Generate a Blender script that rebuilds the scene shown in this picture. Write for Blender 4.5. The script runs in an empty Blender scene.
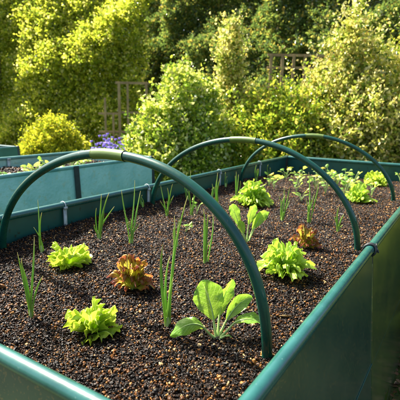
import bpy, math
import numpy as np
from mathutils import Vector

rng = np.random.default_rng(7)
S = bpy.context.scene
COL = S.collection
GROUND = -0.42            # lawn level; the compost surface of the bed is z = 0
CAM_R = np.array([math.cos(.5645), math.sin(.5645), 0.0])
CAM_F = np.array([-math.sin(.5645), math.cos(.5645), 0.0])
UP = np.array([0, 0, 1.0])

# ------------------------------------------------------------------ helpers
def tag(o, label=None, cat=None, group=None, kind=None):
    if label: o['label'] = label
    if cat: o['category'] = cat
    if group: o['group'] = group
    if kind: o['kind'] = kind
    return o

def thing(name, label, cat, loc=(0, 0, 0), group=None):
    o = bpy.data.objects.new(name, None)
    COL.objects.link(o)
    o.empty_display_size = .05
    o.location = loc
    return tag(o, label, cat, group)

def norm(v):
    v = np.asarray(v, float)
    return v / np.maximum(np.linalg.norm(v, axis=-1, keepdims=True), 1e-9)

def fast_mesh(name, V, F, mat, parent=None, smooth=True, uv=None, loc=None, mats=None, midx=None):
    """V (n,3); F (m,k) uniform polygons."""
    V = np.ascontiguousarray(V, np.float32); F = np.ascontiguousarray(F, np.int32)
    me = bpy.data.meshes.new(name)
    m, k = F.shape
    me.vertices.add(len(V)); me.vertices.foreach_set('co', V.ravel())
    me.loops.add(m * k); me.loops.foreach_set('vertex_index', F.ravel())
    me.polygons.add(m)
    me.polygons.foreach_set('loop_start', np.arange(0, m * k, k, dtype=np.int32))
    me.polygons.foreach_set('loop_total', np.full(m, k, np.int32))
    me.polygons.foreach_set('use_smooth', np.full(m, smooth, bool))
    if midx is not None: me.polygons.foreach_set('material_index', np.asarray(midx, np.int32))
    if uv is not None:
        l = me.uv_layers.new(name='UVMap')
        l.data.foreach_set('uv', np.ascontiguousarray(uv[F.ravel()], np.float32).ravel())
    for mm in (mats or [mat]): me.materials.append(mm)
    me.update(); me.validate()
    o = bpy.data.objects.new(name, me)
    COL.objects.link(o)
    if parent is not None: o.parent = parent
    if loc is not None: o.location = loc
    return o

class MB:
    """collects quads of one mesh"""
    def __init__(s): s.V = []; s.F = []; s.U = []; s.n = 0; s.M = []
    def add(s, V, F, U=None, m=0):
        V = np.asarray(V, float); F = np.asarray(F, int)
        if F.shape[1] == 3: F = np.concatenate([F, F[:, 2:]], 1)
        s.V.append(V); s.F.append(F + s.n); s.n += len(V)
        s.U.append(np.zeros((len(V), 2)) if U is None else U); s.M += [m] * len(F)
        return s
    def box(s, lo, hi, m=0):
        (a, b, c), (d, e, f) = lo, hi
        V = [(a,b,c),(d,b,c),(d,e,c),(a,e,c),(a,b,f),(d,b,f),(d,e,f),(a,e,f)]
        F = [(0,3,2,1),(4,5,6,7),(0,1,5,4),(1,2,6,5),(2,3,7,6),(3,0,4,7)]
        return s.add(V, F, m=m)
    def tube(s, pts, r, seg=12, cap=True, m=0):
        pts = np.asarray(pts, float); n = len(pts)
        r = np.broadcast_to(np.asarray(r, float), (n,))
        T = norm(np.gradient(pts, axis=0))
        ref = UP if abs(T[0] @ UP) < .9 else np.array([1., 0, 0])
        a = norm(np.cross(T[0], ref)); A = [a]
        for i in range(1, n):
            a = a - T[i] * (a @ T[i]); a = norm(a); A.append(a)
        A = np.array(A); B = np.cross(T, A)
        th = np.linspace(0, 2 * math.pi, seg, endpoint=False)
        ring = (A[:, None] * np.cos(th)[None, :, None] + B[:, None] * np.sin(th)[None, :, None]) * r[:, None, None]
        V = (pts[:, None] + ring).reshape(-1, 3)
        i = np.arange(n - 1)[:, None] * seg; j = np.arange(seg)[None]; k = (j + 1) % seg
        F = np.stack([i + j, i + k, i + seg + k, i + seg + j], -1).reshape(-1, 4)
        vv = np.repeat(np.linspace(0, 1, n), seg); uu = np.tile(np.linspace(0, 1, seg), n)
        U = np.stack([uu, vv], 1)
        s.add(V, F, U, m)
        if cap:
            for e, fl in ((0, 1), (n - 1, 0)):
                cV = np.concatenate([V[e*seg:(e+1)*seg], pts[e:e+1]])
                cF = np.array([(j, (j+1) % seg, seg, seg) if not fl else ((j+1) % seg, j, seg, seg) for j in range(seg)])
                s.add(cV, cF, np.tile([[.5, float(e > 0)]], (len(cV), 1)), m)
        return s
    def build(s, name, mat, parent=None, smooth=True, mats=None, loc=None):
        V = np.concatenate(s.V); F = np.concatenate(s.F); U = np.concatenate(s.U)
        return fast_mesh(name, V, F, mat, parent, smooth, U, mats=mats, midx=s.M if mats else None, loc=loc)

def bez(P, n):
    P = np.asarray(P, float); t = np.linspace(0, 1, n)[:, None]
    if len(P) == 3: return (1-t)**2*P[0] + 2*t*(1-t)*P[1] + t*t*P[2]
    return (1-t)**3*P[0] + 3*t*(1-t)**2*P[1] + 3*t*t*(1-t)*P[2] + t**3*P[3]

class Noise:
    """smooth pseudo noise of 3-D points"""
    def __init__(s, freq, n=10, seed=0):
        r = np.random.default_rng(seed)
        s.k = norm(r.normal(size=(n, 3))) * freq * r.uniform(.5, 1.6, (n, 1)); s.p = r.uniform(0, 6.28, n)
    def __call__(s, P): return np.sin(np.asarray(P) @ s.k.T + s.p).mean(-1) * 2

# ------------------------------------------------------------------ materials
def newmat(name):
    m = bpy.data.materials.new(name); m.use_nodes = True
    nt = m.node_tree; nt.nodes.clear()
    out = nt.nodes.new('ShaderNodeOutputMaterial')
    return m, nt, out
def N(nt, t, **kw):
    n = nt.nodes.new(t)
    for k, v in kw.items(): setattr(n, k, v)
    return n
def ramp(nt, stops, interp='LINEAR'):
    r = N(nt, 'ShaderNodeValToRGB'); cr = r.color_ramp; cr.interpolation = interp
    while len(cr.elements) < len(stops): cr.elements.new(.5)
    for e, (p, c) in zip(cr.elements, stops): e.position = p; e.color = (*c, 1)
    return r
def pr(nt, color=None, rough=.5, spec=.5):
    b = N(nt, 'ShaderNodeBsdfPrincipled')
    if color is not None: b.inputs['Base Color'].default_value = (*color, 1)
    b.inputs['Roughness'].default_value = rough
    b.inputs['Specular IOR Level'].default_value = spec
    return b
def bump(nt, height, strength, dist=.001):
    b = N(nt, 'ShaderNodeBump'); b.inputs['Strength'].default_value = strength; b.inputs['Distance'].default_value = dist
    nt.links.new(height, b.inputs['Height']); return b
def tex(nt, kind, scale, detail=3, coord='Object', vec=None):
    t = N(nt, 'ShaderNodeTexNoise' if kind == 'noise' else 'ShaderNodeTexVoronoi')
    t.inputs['Scale'].default_value = scale
    if kind == 'noise': t.inputs['Detail'].default_value = detail
    if vec is None:
        c = N(nt, 'ShaderNodeTexCoord'); vec = c.outputs[coord]
    nt.links.new(vec, t.inputs['Vector'])
    return t

def leaf_shader(name, stops, rough=.42, trans=.45, tcol=None, spec=.45, tint=(1.0, 1.0, .55), interp='LINEAR'):
    """foliage: every leaf takes one colour of the ramp; light comes through it"""
    m, nt, out = newmat(name)
    g = N(nt, 'ShaderNodeNewGeometry')
    r = ramp(nt, stops, interp); nt.links.new(g.outputs['Random Per Island'], r.inputs['Fac'])
    b = pr(nt, None, rough, spec); nt.links.new(r.outputs['Color'], b.inputs['Base Color'])
    t = N(nt, 'ShaderNodeBsdfTranslucent')
    mx = N(nt, 'ShaderNodeMix', data_type='RGBA', blend_type='MULTIPLY'); mx.inputs[0].default_value = 1
    mx.inputs[7].default_value = (*[c * 1.0 for c in tint], 1)
    nt.links.new(r.outputs['Color'], mx.inputs[6])
    gm = N(nt, 'ShaderNodeGamma'); gm.inputs['Gamma'].default_value = .82
    nt.links.new(mx.outputs[2], gm.inputs['Color']); nt.links.new(gm.outputs['Color'], t.inputs['Color'])
    ms = N(nt, 'ShaderNodeMixShader'); ms.inputs[0].default_value = trans
    nt.links.new(b.outputs[0], ms.inputs[1]); nt.links.new(t.outputs[0], ms.inputs[2])
    nt.links.new(ms.outputs[0], out.inputs['Surface'])
    return m

def veg_shader(name, base, edge, rib, tcol, trans=.5, rough=.38, veins=True, split=.55, bumps=.35):
    """salad leaf with UVs: u across the blade, v from stalk to tip"""
    m, nt, out = newmat(name)
    uv = N(nt, 'ShaderNodeUVMap'); sp = N(nt, 'ShaderNodeSeparateXYZ'); nt.links.new(uv.outputs[0], sp.inputs[0])
    def math_(op, a, b=None, clamp=False):
        n = N(nt, 'ShaderNodeMath', operation=op, use_clamp=clamp)
        for i, v in enumerate((a, b)):
            if v is None: continue
            if isinstance(v, (int, float)): n.inputs[i].default_value = v
            else: nt.links.new(v, n.inputs[i])
        return n.outputs[0]
    au = math_('ABSOLUTE', math_('SUBTRACT', sp.outputs['X'], .5))
    nz = tex(nt, 'noise', 60, 3)
    v2 = math_('ADD', sp.outputs['Y'], math_('MULTIPLY', math_('SUBTRACT', nz.outputs['Fac'], .5), .25))
    rr = ramp(nt, [(split - .3, base), (split + .25, edge)]); nt.links.new(v2, rr.inputs['Fac'])
    # mottling of the blade
    mo = tex(nt, 'noise', 130, 3)
    mm = N(nt, 'ShaderNodeMix', data_type='RGBA', blend_type='MULTIPLY'); mm.inputs[0].default_value = .5
    mr = ramp(nt, [(.3, (.5, .55, .4)), (.7, (1.15, 1.1, 1))]); nt.links.new(mo.outputs['Fac'], mr.inputs['Fac'])
    nt.links.new(rr.outputs['Color'], mm.inputs[6]); nt.links.new(mr.outputs['Color'], mm.inputs[7])
    col = mm.outputs[2]
    # midrib and side veins
    mid = math_('LESS_THAN', au, math_('ADD', .012, math_('MULTIPLY', math_('SUBTRACT', 1, sp.outputs['Y']), .03)))
    w = math_('SINE', math_('MULTIPLY', math_('SUBTRACT', sp.outputs['Y'], math_('MULTIPLY', au, .75)), 46.))
    side = math_('MULTIPLY', math_('GREATER_THAN', w, .93), .55 if veins else 0.)
    rm = math_('MAXIMUM', mid, side)
    mc = N(nt, 'ShaderNodeMix', data_type='RGBA'); nt.links.new(math_('MULTIPLY', rm, .7), mc.inputs[0])
    nt.links.new(col, mc.inputs[6]); mc.inputs[7].default_value = (*rib, 1)
    b = pr(nt, None, rough, .45); nt.links.new(mc.outputs[2], b.inputs['Base Color'])
    hb = math_('SUBTRACT', math_('MULTIPLY', tex(nt, 'noise', 220, 2).outputs['Fac'], 1.0), math_('MULTIPLY', rm, .6))
    bp = bump(nt, hb, bumps, .0025); nt.links.new(bp.outputs[0], b.inputs['Normal'])
    t = N(nt, 'ShaderNodeBsdfTranslucent')
    tm = N(nt, 'ShaderNodeMix', data_type='RGBA', blend_type='MULTIPLY'); tm.inputs[0].default_value = 1
    gm = N(nt, 'ShaderNodeGamma'); gm.inputs['Gamma'].default_value = .6
    nt.links.new(mc.outputs[2], gm.inputs['Color']); nt.links.new(gm.outputs[0], tm.inputs[6]); tm.inputs[7].default_value = (*tcol, 1)
    nt.links.new(tm.outputs[2], t.inputs['Color']); nt.links.new(bp.outputs[0], t.inputs['Normal'])
    ms = N(nt, 'ShaderNodeMixShader'); ms.inputs[0].default_value = trans
    nt.links.new(b.outputs[0], ms.inputs[1]); nt.links.new(t.outputs[0], ms.inputs[2])
    nt.links.new(ms.outputs[0], out.inputs['Surface'])
    return m

def plastic(name, col, col2, rough=.25, wear=.5, scale=14, weave=0., coat=0., speck=None, spec=.5, bstr=.25, bdist=.0012):
    m, nt, out = newmat(name)
    n1 = tex(nt, 'noise', scale, 5)
    r = ramp(nt, [(.32, col), (.72, col2)]); nt.links.new(n1.outputs['Fac'], r.inputs['Fac'])
    b = pr(nt, None, rough, spec)
    colout = r.outputs['Color']
    if speck:
        n3 = tex(nt, 'noise', speck[1], 4)
        r3 = ramp(nt, [(speck[2], (0, 0, 0)), (speck[2] + .06, (1, 1, 1))]); nt.links.new(n3.outputs['Fac'], r3.inputs['Fac'])
        mx = N(nt, 'ShaderNodeMix', data_type='RGBA'); nt.links.new(r3.outputs['Color'], mx.inputs[0])
        nt.links.new(colout, mx.inputs[6]); mx.inputs[7].default_value = (*speck[0], 1)
        colout = mx.outputs[2]
    nt.links.new(colout, b.inputs['Base Color'])
    n2 = tex(nt, 'noise', scale * 6, 4)
    mr = N(nt, 'ShaderNodeMapRange'); mr.inputs['To Min'].default_value = rough * (1 - wear * .6); mr.inputs['To Max'].default_value = rough * (1 + wear)
    nt.links.new(n2.outputs['Fac'], mr.inputs['Value']); nt.links.new(mr.outputs[0], b.inputs['Roughness'])
    b.inputs['Coat Weight'].default_value = coat; b.inputs['Coat Roughness'].default_value = .12
    h = n2.outputs['Fac']
    if weave:
        c = N(nt, 'ShaderNodeTexCoord')
        ws = []
        for ax in 'YZ':
            w = N(nt, 'ShaderNodeTexWave', bands_direction=ax); w.inputs['Scale'].default_value = weave; w.inputs['Distortion'].default_value = .6
            nt.links.new(c.outputs['Object'], w.inputs['Vector']); ws.append(w.outputs['Fac'])
        a = N(nt, 'ShaderNodeMath', operation='ADD'); nt.links.new(ws[0], a.inputs[0]); nt.links.new(ws[1], a.inputs[1])
        a2 = N(nt, 'ShaderNodeMath', operation='ADD'); nt.links.new(a.outputs[0], a2.inputs[0]); nt.links.new(h, a2.inputs[1]); h = a2.outputs[0]
    bp = bump(nt, h, bstr, bdist); nt.links.new(bp.outputs[0], b.inputs['Normal'])
    nt.links.new(b.outputs[0], out.inputs['Surface'])
    return m

def wood(name, a, bcol):
    m, nt, out = newmat(name)
    n1 = tex(nt, 'noise', 9, 6); r = ramp(nt, [(.3, a), (.7, bcol)]); nt.links.new(n1.outputs['Fac'], r.inputs['Fac'])
    b = pr(nt, None, .8, .2); nt.links.new(r.outputs['Color'], b.inputs['Base Color'])
    bp = bump(nt, tex(nt, 'noise', 60, 4).outputs['Fac'], .5, .004); nt.links.new(bp.outputs[0], b.inputs['Normal'])
    nt.links.new(b.outputs[0], out.inputs['Surface']); return m

def grain_shader(name):
    m, nt, out = newmat(name)
    g = N(nt, 'ShaderNodeNewGeometry')
    r = ramp(nt, [(0, (.0028, .0016, .0008)), (.36, (.0075, .0038, .0016)), (.56, (.026, .0115, .0040)), (.74, (.066, .026, .0070)),
                  (.87, (.17, .066, .012)), (.94, (.32, .145, .030)), (.977, (.50, .34, .15))], 'CONSTANT')
    nt.links.new(g.outputs['Random Per Island'], r.inputs['Fac'])
    n = tex(nt, 'noise', 400, 3)
    mx = N(nt, 'ShaderNodeMix', data_type='RGBA', blend_type='MULTIPLY'); mx.inputs[0].default_value = .8
    rr = ramp(nt, [(.3, (.45, .45, .45)), (.7, (1.3, 1.25, 1.2))]); nt.links.new(n.outputs['Fac'], rr.inputs['Fac'])
    nt.links.new(r.outputs['Color'], mx.inputs[6]); nt.links.new(rr.outputs['Color'], mx.inputs[7])
    b = pr(nt, None, .40, .26); nt.links.new(mx.outputs[2], b.inputs['Base Color'])
    bp = bump(nt, n.outputs['Fac'], .9, .0016); nt.links.new(bp.outputs[0], b.inputs['Normal'])
    nt.links.new(b.outputs[0], out.inputs['Surface']); return m

def simple(name, col, rough=.6, spec=.4, var=.35, scale=30):
    m, nt, out = newmat(name)
    n1 = tex(nt, 'noise', scale, 4)
    r = ramp(nt, [(.3, tuple(c * (1 - var) for c in col)), (.7, tuple(min(1, c * (1 + var)) for c in col))]); nt.links.new(n1.outputs['Fac'], r.inputs['Fac'])
    b = pr(nt, None, rough, spec); nt.links.new(r.outputs['Color'], b.inputs['Base Color'])
    nt.links.new(b.outputs[0], out.inputs['Surface']); return m

M_rail = plastic('green_tube', (.010, .075, .066), (.022, .12, .105), .22, .6, 22, coat=.4, speck=((.10, .20, .17), 140, .70), bstr=.12)
M_rail_pale = plastic('faded_green_tube', (.06, .20, .18), (.13, .30, .27), .35, .5, 18, bstr=.12)
M_hoop = plastic('hoop_pipe', (.0025, .045, .030), (.006, .075, .050), .25, .5, 12, coat=.15, bstr=.10, speck=((.06, .085, .055), 120, .66))
M_sleeve = plastic('olive_sleeve', (.075, .13, .022), (.12, .19, .035), .36, .4, 25, bstr=.1)
M_panel = plastic('green_sheet', (.032, .076, .052), (.068, .112, .070), .16, .5, 9, weave=120, spec=.6, coat=.4, speck=((.125, .125, .062), 210, .58), bstr=.08, bdist=.0006)
M_panel_olive = plastic('reflection_tinted_sheet', (.050, .095, .045), (.13, .17, .045), .15, .5, 8, weave=120, spec=.7, coat=.5, speck=((.20, .18, .07), 190, .58), bstr=.08, bdist=.0006)  # olive tint paints the sunlit lawn's reflection into the far sheet's colour
M_panel_in = plastic('green_board', (.010, .070, .058), (.022, .110, .092), .35, .4, 7, speck=((.02, .04, .025), 50, .62), bstr=.2)
M_panel_teal = plastic('faded_teal_sheet', (.20, .43, .39), (.36, .58, .52), .36, .4, 9, speck=((.30, .46, .36), 30, .58), bstr=.8, bdist=.006)
M_clip = simple('white_clip', (.36, .41, .41), .4, .5, .25, 60)
M_dark = simple('dark_strap', (.018, .024, .026), .55, .4, .3, 60)
M_cord = simple('green_cord', (.012, .075, .050), .5, .4, .3, 200)
M_grain = grain_shader('compost_grains')
M_soilbase = simple('compost', (.012, .008, .006), .9, .2, .5, 120)
M_wood = wood('weathered_wood', (.20, .145, .075), (.38, .28, .14))
M_bark = wood('bark', (.035, .026, .016), (.09, .065, .04))
M_lettuce = veg_shader('lettuce_leaf', (.32, .50, .05), (.46, .60, .07), (.62, .74, .30), (1.0, 1.05, .34), .52, .36, veins=False)
M_oak = veg_shader('oakleaf_lettuce_leaf', (.30, .50, .06), (.40, .60, .07), (.6, .72, .3), (1.0, 1.05, .36), .5, .36, veins=False)
M_red = veg_shader('red_lettuce_leaf', (.48, .55, .05), (.24, .040, .026), (.5, .5, .2), (1.0, .9, .42), .48, .36, veins=False, split=.68)
M_spin = veg_shader('spinach_leaf', (.22, .42, .045), (.17, .40, .04), (.55, .72, .28), (.92, 1.0, .36), .46, .33, bumps=.4)
M_stalk = simple('pale_stalk', (.36, .52, .16), .4, .5, .2, 40)
def onion_mat():
    m, nt, out = newmat('onion_leaf')
    uv = N(nt, 'ShaderNodeUVMap'); sp = N(nt, 'ShaderNodeSeparateXYZ'); nt.links.new(uv.outputs[0], sp.inputs[0])
    r = ramp(nt, [(0, (.60, .66, .34)), (.12, (.30, .52, .07)), (.6, (.19, .42, .06)), (.90, (.28, .44, .07)), (.97, (.62, .56, .22))])
    nt.links.new(sp.outputs['Y'], r.inputs['Fac'])
    b = pr(nt, None, .35, .5); nt.links.new(r.outputs['Color'], b.inputs['Base Color'])
    t = N(nt, 'ShaderNodeBsdfTranslucent'); gm = N(nt, 'ShaderNodeGamma'); gm.inputs['Gamma'].default_value = .7
    nt.links.new(r.outputs['Color'], gm.inputs['Color']); nt.links.new(gm.outputs[0], t.inputs['Color'])
    ms = N(nt, 'ShaderNodeMixShader'); ms.inputs[0].default_value = .35
    nt.links.new(b.outputs[0], ms.inputs[1]); nt.links.new(t.outputs[0], ms.inputs[2]); nt.links.new(ms.outputs[0], out.inputs['Surface'])
    return m
M_onion = onion_mat()
M_seed = leaf_shader('seedling_leaf', [(0, (.20, .42, .07)), (.5, (.38, .56, .10)), (.8, (.54, .58, .10)), (1, (.60, .44, .07))], .4, .5)

L_hedge_yel = leaf_shader('golden_hedge_leaf', [(0, (.08, .14, .02)), (.18, (.22, .32, .03)), (.45, (.42, .50, .035)), (.74, (.62, .64, .06)), (.91, (.74, .68, .16)), (1, (.82, .80, .48))], .26, .62, spec=.7)
L_hedge_dark = leaf_shader('dark_hedge_leaf', [(0, (.05, .10, .03)), (.5, (.12, .20, .05)), (.82, (.24, .30, .06)), (1, (.52, .38, .09))], .20, .48, spec=1.0)
L_yellow = leaf_shader('yellow_bush_leaf', [(0, (.10, .18, .015)), (.35, (.34, .40, .02)), (.7, (.54, .52, .03)), (1, (.74, .66, .06))], .36, .52)
L_var_green = leaf_shader('variegated_green_leaf', [(0, (.05, .12, .012)), (.2, (.16, .28, .025)), (.45, (.34, .47, .04)), (.68, (.54, .60, .07)), (.86, (.68, .69, .26)), (1, (.76, .73, .46))], .25, .48, spec=.8)
L_mid = leaf_shader('bright_green_leaf', [(0, (.05, .11, .012)), (.2, (.16, .28, .025)), (.5, (.36, .48, .035)), (.8, (.56, .58, .06)), (1, (.66, .50, .12))], .26, .50, spec=.7)
L_cream = leaf_shader('cream_variegated_leaf', [(0, (.05, .11, .015)), (.18, (.20, .30, .035)), (.40, (.50, .52, .07)), (.64, (.72, .68, .18)), (.88, (.82, .79, .46)), (1, (.72, .48, .08))], .28, .50, tint=(1, .97, .7))
L_grass = leaf_shader('grass_blade', [(0, (.05, .10, .016)), (.5, (.10, .17, .025)), (.85, (.17, .22, .04)), (1, (.30, .25, .08))], .45, .4)
L_tall = leaf_shader('tall_grass_blade', [(0, (.12, .20, .025)), (.5, (.22, .30, .03)), (.85, (.34, .36, .04)), (1, (.42, .36, .10))], .45, .5)
L_litter = leaf_shader('dry_leaf', [(0, (.05, .028, .014)), (.4, (.13, .065, .028)), (.8, (.26, .14, .05)), (1, (.42, .28, .13))], .6, .2)
L_blue = leaf_shader('bluebell_flower', [(0, (.20, .16, .62)), (.6, (.32, .24, .75)), (1, (.55, .38, .80))], .5, .4, tint=(1, 1, 1))
L_bluegreen = leaf_shader('bluebell_leaf', [(0, (.05, .13, .03)), (1, (.14, .27, .06))], .35, .35)

# ------------------------------------------------------------------ world, sun, camera
az, el = math.radians(-86), math.radians(50)
SUN = np.array([math.sin(az) * math.cos(el), math.cos(az) * math.cos(el), math.sin(el)])
W = bpy.data.worlds.new('World'); S.world = W; W.use_nodes = True
nt = W.node_tree; bg = nt.nodes['Background']
sky = nt.nodes.new('ShaderNodeTexSky'); sky.sky_type = 'NISHITA'; sky.sun_disc = False
sky.sun_elevation = el; sky.sun_rotation = az; sky.dust_density = 4.0; sky.ozone_density = .5; sky.air_density = .8
nt.links.new(sky.outputs[0], bg.inputs[0]); bg.inputs[1].default_value = .10
sl = bpy.data.lights.new('sun', 'SUN'); sl.energy = 5.0; sl.angle = math.radians(.53); sl.color = (1, .93, .80)
so = bpy.data.objects.new('sun', sl); COL.objects.link(so)
so.rotation_euler = Vector(-SUN).to_track_quat('-Z', 'Y').to_euler(); so.location = Vector(SUN * 8)
S.view_settings.view_transform = 'Standard'; S.view_settings.look = 'None'
S.view_settings.exposure = 1.75; S.view_settings.gamma = 1; S.view_settings.use_curve_mapping = False

cd = bpy.data.cameras.new('camera'); co = bpy.data.objects.new('camera', cd); COL.objects.link(co); S.camera = co
cd.sensor_width = 36; cd.lens = 424.08 / 400 * 36; cd.clip_end = 300; cd.clip_start = .02
yaw, pit, roll = .5645, .2035, .0142
fw = np.array([-math.sin(yaw)*math.cos(pit), math.cos(yaw)*math.cos(pit), -math.sin(pit)])
r0 = np.array([math.cos(yaw), math.sin(yaw), 0]); u0 = np.cross(r0, fw)
rr_ = r0*math.cos(roll) + u0*math.sin(roll); uu_ = np.cross(rr_, fw)
from mathutils import Matrix
co.matrix_world = Matrix(((rr_[0], uu_[0], -fw[0], .68), (rr_[1], uu_[1], -fw[1], -.2968), (rr_[2], uu_[2], -fw[2], .4337), (0, 0, 0, 1)))
cd.dof.use_dof = True; cd.dof.focus_distance = .98; cd.dof.aperture_fstop = 38.0 / 4.2; cd.dof.aperture_blades = 7

# ------------------------------------------------------------------ ground, grass, litter
gn = Noise(1.1, 12, 3)
xs = np.concatenate([np.linspace(-60, -9, 8), np.linspace(-8, 8, 60), np.linspace(9, 60, 8)])
X, Y = np.meshgrid(xs, xs); P = np.stack([X, Y, 0 * X], -1)
Z = GROUND + .012 * gn(P) - .01
V = np.stack([X, Y, Z], -1).reshape(-1, 3); n = len(xs)
i, j = np.meshgrid(np.arange(n-1), np.arange(n-1), indexing='ij'); b_ = (i*n + j).ravel()
m, nt, out = newmat('garden_ground')
n1 = tex(nt, 'noise', 2.2, 6); r = ramp(nt, [(.35, (.035, .024, .014)), (.5, (.05, .07, .018)), (.7, (.10, .13, .03))]); nt.links.new(n1.outputs['Fac'], r.inputs['Fac'])
n2 = tex(nt, 'noise', 70, 4); b = pr(nt, None, .9, .2); mx = N(nt, 'ShaderNodeMix', data_type='RGBA', blend_type='OVERLAY'); mx.inputs[0].default_value = .7
nt.links.new(r.outputs['Color'], mx.inputs[6]); nt.links.new(n2.outputs['Color'], mx.inputs[7]); nt.links.new(mx.outputs[2], b.inputs['Base Color'])
bp = bump(nt, n2.outputs['Fac'], .8, .02); nt.links.new(bp.outputs[0], b.inputs['Normal']); nt.links.new(b.outputs[0], out.inputs['Surface'])
tag(fast_mesh('ground', V, np.stack([b_, b_+1, b_+n+1, b_+n], 1), m), kind='structure')

def leaves(pos, d, length, width, fold=.25, side=None, curl=.15):
    """one folded ovate leaf per point: 6 verts, 2 quads"""
    n = len(pos); d = norm(d); length = np.broadcast_to(length, (n,))[:, None]; width = np.broadcast_to(width, (n,))[:, None]
    if side is None: side = rng.normal(size=(n, 3))
    s = norm(np.cross(d, side)); nn = np.cross(s, d)
    V = np.empty((n, 6, 3))
    V[:, 0] = pos
    V[:, 1] = pos + d*length*.32 + s*width*.5 + nn*width*fold
    V[:, 2] = pos + d*length*.70 + s*width*.38 + nn*(width*fold*.7 - curl*.4*length)
    V[:, 3] = pos + d*length*.98 - nn*curl*length
    V[:, 4] = pos + d*length*.70 - s*width*.38 + nn*(width*fold*.7 - curl*.4*length)
    V[:, 5] = pos + d*length*.32 - s*width*.5 + nn*width*fold
    b = (np.arange(n)*6)[:, None]
    F = np.concatenate([b + np.array([[0, 1, 2, 3]]), b + np.array([[0, 3, 4, 5]])])
    return V.reshape(-1, 3), F

def ground_z(p): return GROUND + .012*gn(np.stack([p[:, 0], p[:, 1], 0*p[:, 0]], -1)) - .01
# lawn beside the bed
n = 60000
p = np.stack([rng.uniform(.55, 4.6, n), rng.uniform(-1.4, 7.0, n), np.zeros(n)], 1)
gp = Noise(3.0, 10, 5)
keep = gp(p) + .9*np.clip((p[:, 0]-.9)*1.4, -1, 1) + rng.normal(0, .35, n) > -.05
p = p[keep]; n = len(p); p[:, 2] = ground_z(p)
d = norm(np.stack([rng.normal(0, .45, n), rng.normal(0, .45, n), np.ones(n)], 1))
V, F = leaves(p, d, rng.uniform(.03, .085, n), rng.uniform(.003, .006, n), .1, curl=.3)
tag(fast_mesh('grass', V, F, L_grass), 'short patchy lawn grass beside the raised bed', 'grass', kind='stuff')
n = 40000  # long grass out of view, added so its sunlit tops reflect in the right panel
p = np.stack([rng.uniform(.62, 3.0, n), rng.uniform(1.35, 7.0, n), np.zeros(n)], 1); p[:, 2] = ground_z(p)
d = norm(np.stack([rng.normal(0, .35, n), rng.normal(0, .35, n), np.ones(n)], 1))
V, F = leaves(p, d, rng.uniform(.22, .46, n)*(.85+.15*gp(p)), rng.uniform(.006, .011, n), .1, curl=.35)
tag(fast_mesh('added_tall_grass', V, F, L_tall), 'unseen long yellow green grass added for its reflection in the right panel', 'grass', kind='stuff')
n = 16000
p = np.stack([rng.uniform(.50, 3.2, n)**1, rng.uniform(-1.4, 5.5, n), np.zeros(n)], 1)
p[:, 0] = .5 + 2.4*rng.uniform(0, 1, n)**2.2
p[:, 2] = ground_z(p) + rng.uniform(.003, .03, n)
d = norm(np.stack([rng.normal(0, 1, n), rng.normal(0, 1, n), rng.normal(0, .3, n)], 1))
V, F = leaves(p, d, rng.uniform(.014, .034, n), rng.uniform(.008, .018, n), .25, side=np.tile(UP, (n, 1)) + rng.normal(0, .6, (n, 3)), curl=.25)
tag(fast_mesh('fallen_leaves', V, F, L_litter), 'brown fallen leaf litter on the lawn by the bed', 'leaf litter', kind='stuff')

# ------------------------------------------------------------------ raised beds
def sheet(p00, p10, p01, nu, nv, thick, name, mat, parent, amp=0., seed=0):
    """a thin board / sheet from p00 along p10 and down to p01, with slight ripples and a real thickness"""
    p00, p10, p01 = map(lambda q: np.asarray(q, float), (p00, p10, p01))
    u = np.linspace(0, 1, nu)[None, :, None]; v = np.linspace(0, 1, nv)[:, None, None]
    G = p00 + (p10-p00)*u + (p01-p00)*v
    nrm = norm(np.cross(p10-p00, p01-p00))
    ns = Noise(5.0, 8, seed)
    G = G + nrm*(amp*ns(G)[..., None]*np.sin(np.pi*v))
    A = G.reshape(-1, 3); B = A - nrm*thick
    i, j = np.meshgrid(np.arange(nv-1), np.arange(nu-1), indexing='ij'); b = (i*nu+j).ravel()
    F1 = np.stack([b, b+1, b+nu+1, b+nu], 1); k = nu*nv; F2 = F1[:, ::-1] + k
    idx = np.arange(k).reshape(nv, nu)
    loop = np.concatenate([idx[0], idx[1:, -1], idx[-1, -2::-1], idx[-2:0:-1, 0]])
    nx = np.roll(loop, -1); m_ = len(loop); RV = np.concatenate([A[loop], B[loop]]); e = np.arange(m_); en = np.roll(e, -1); F3 = np.stack([en, e, e+m_, en+m_], 1) + 2*k
    return fast_mesh(name, np.concatenate([A, B, RV]), np.concatenate([F1, F2, F3]), mat, parent, smooth=False if amp == 0 else True)

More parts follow.
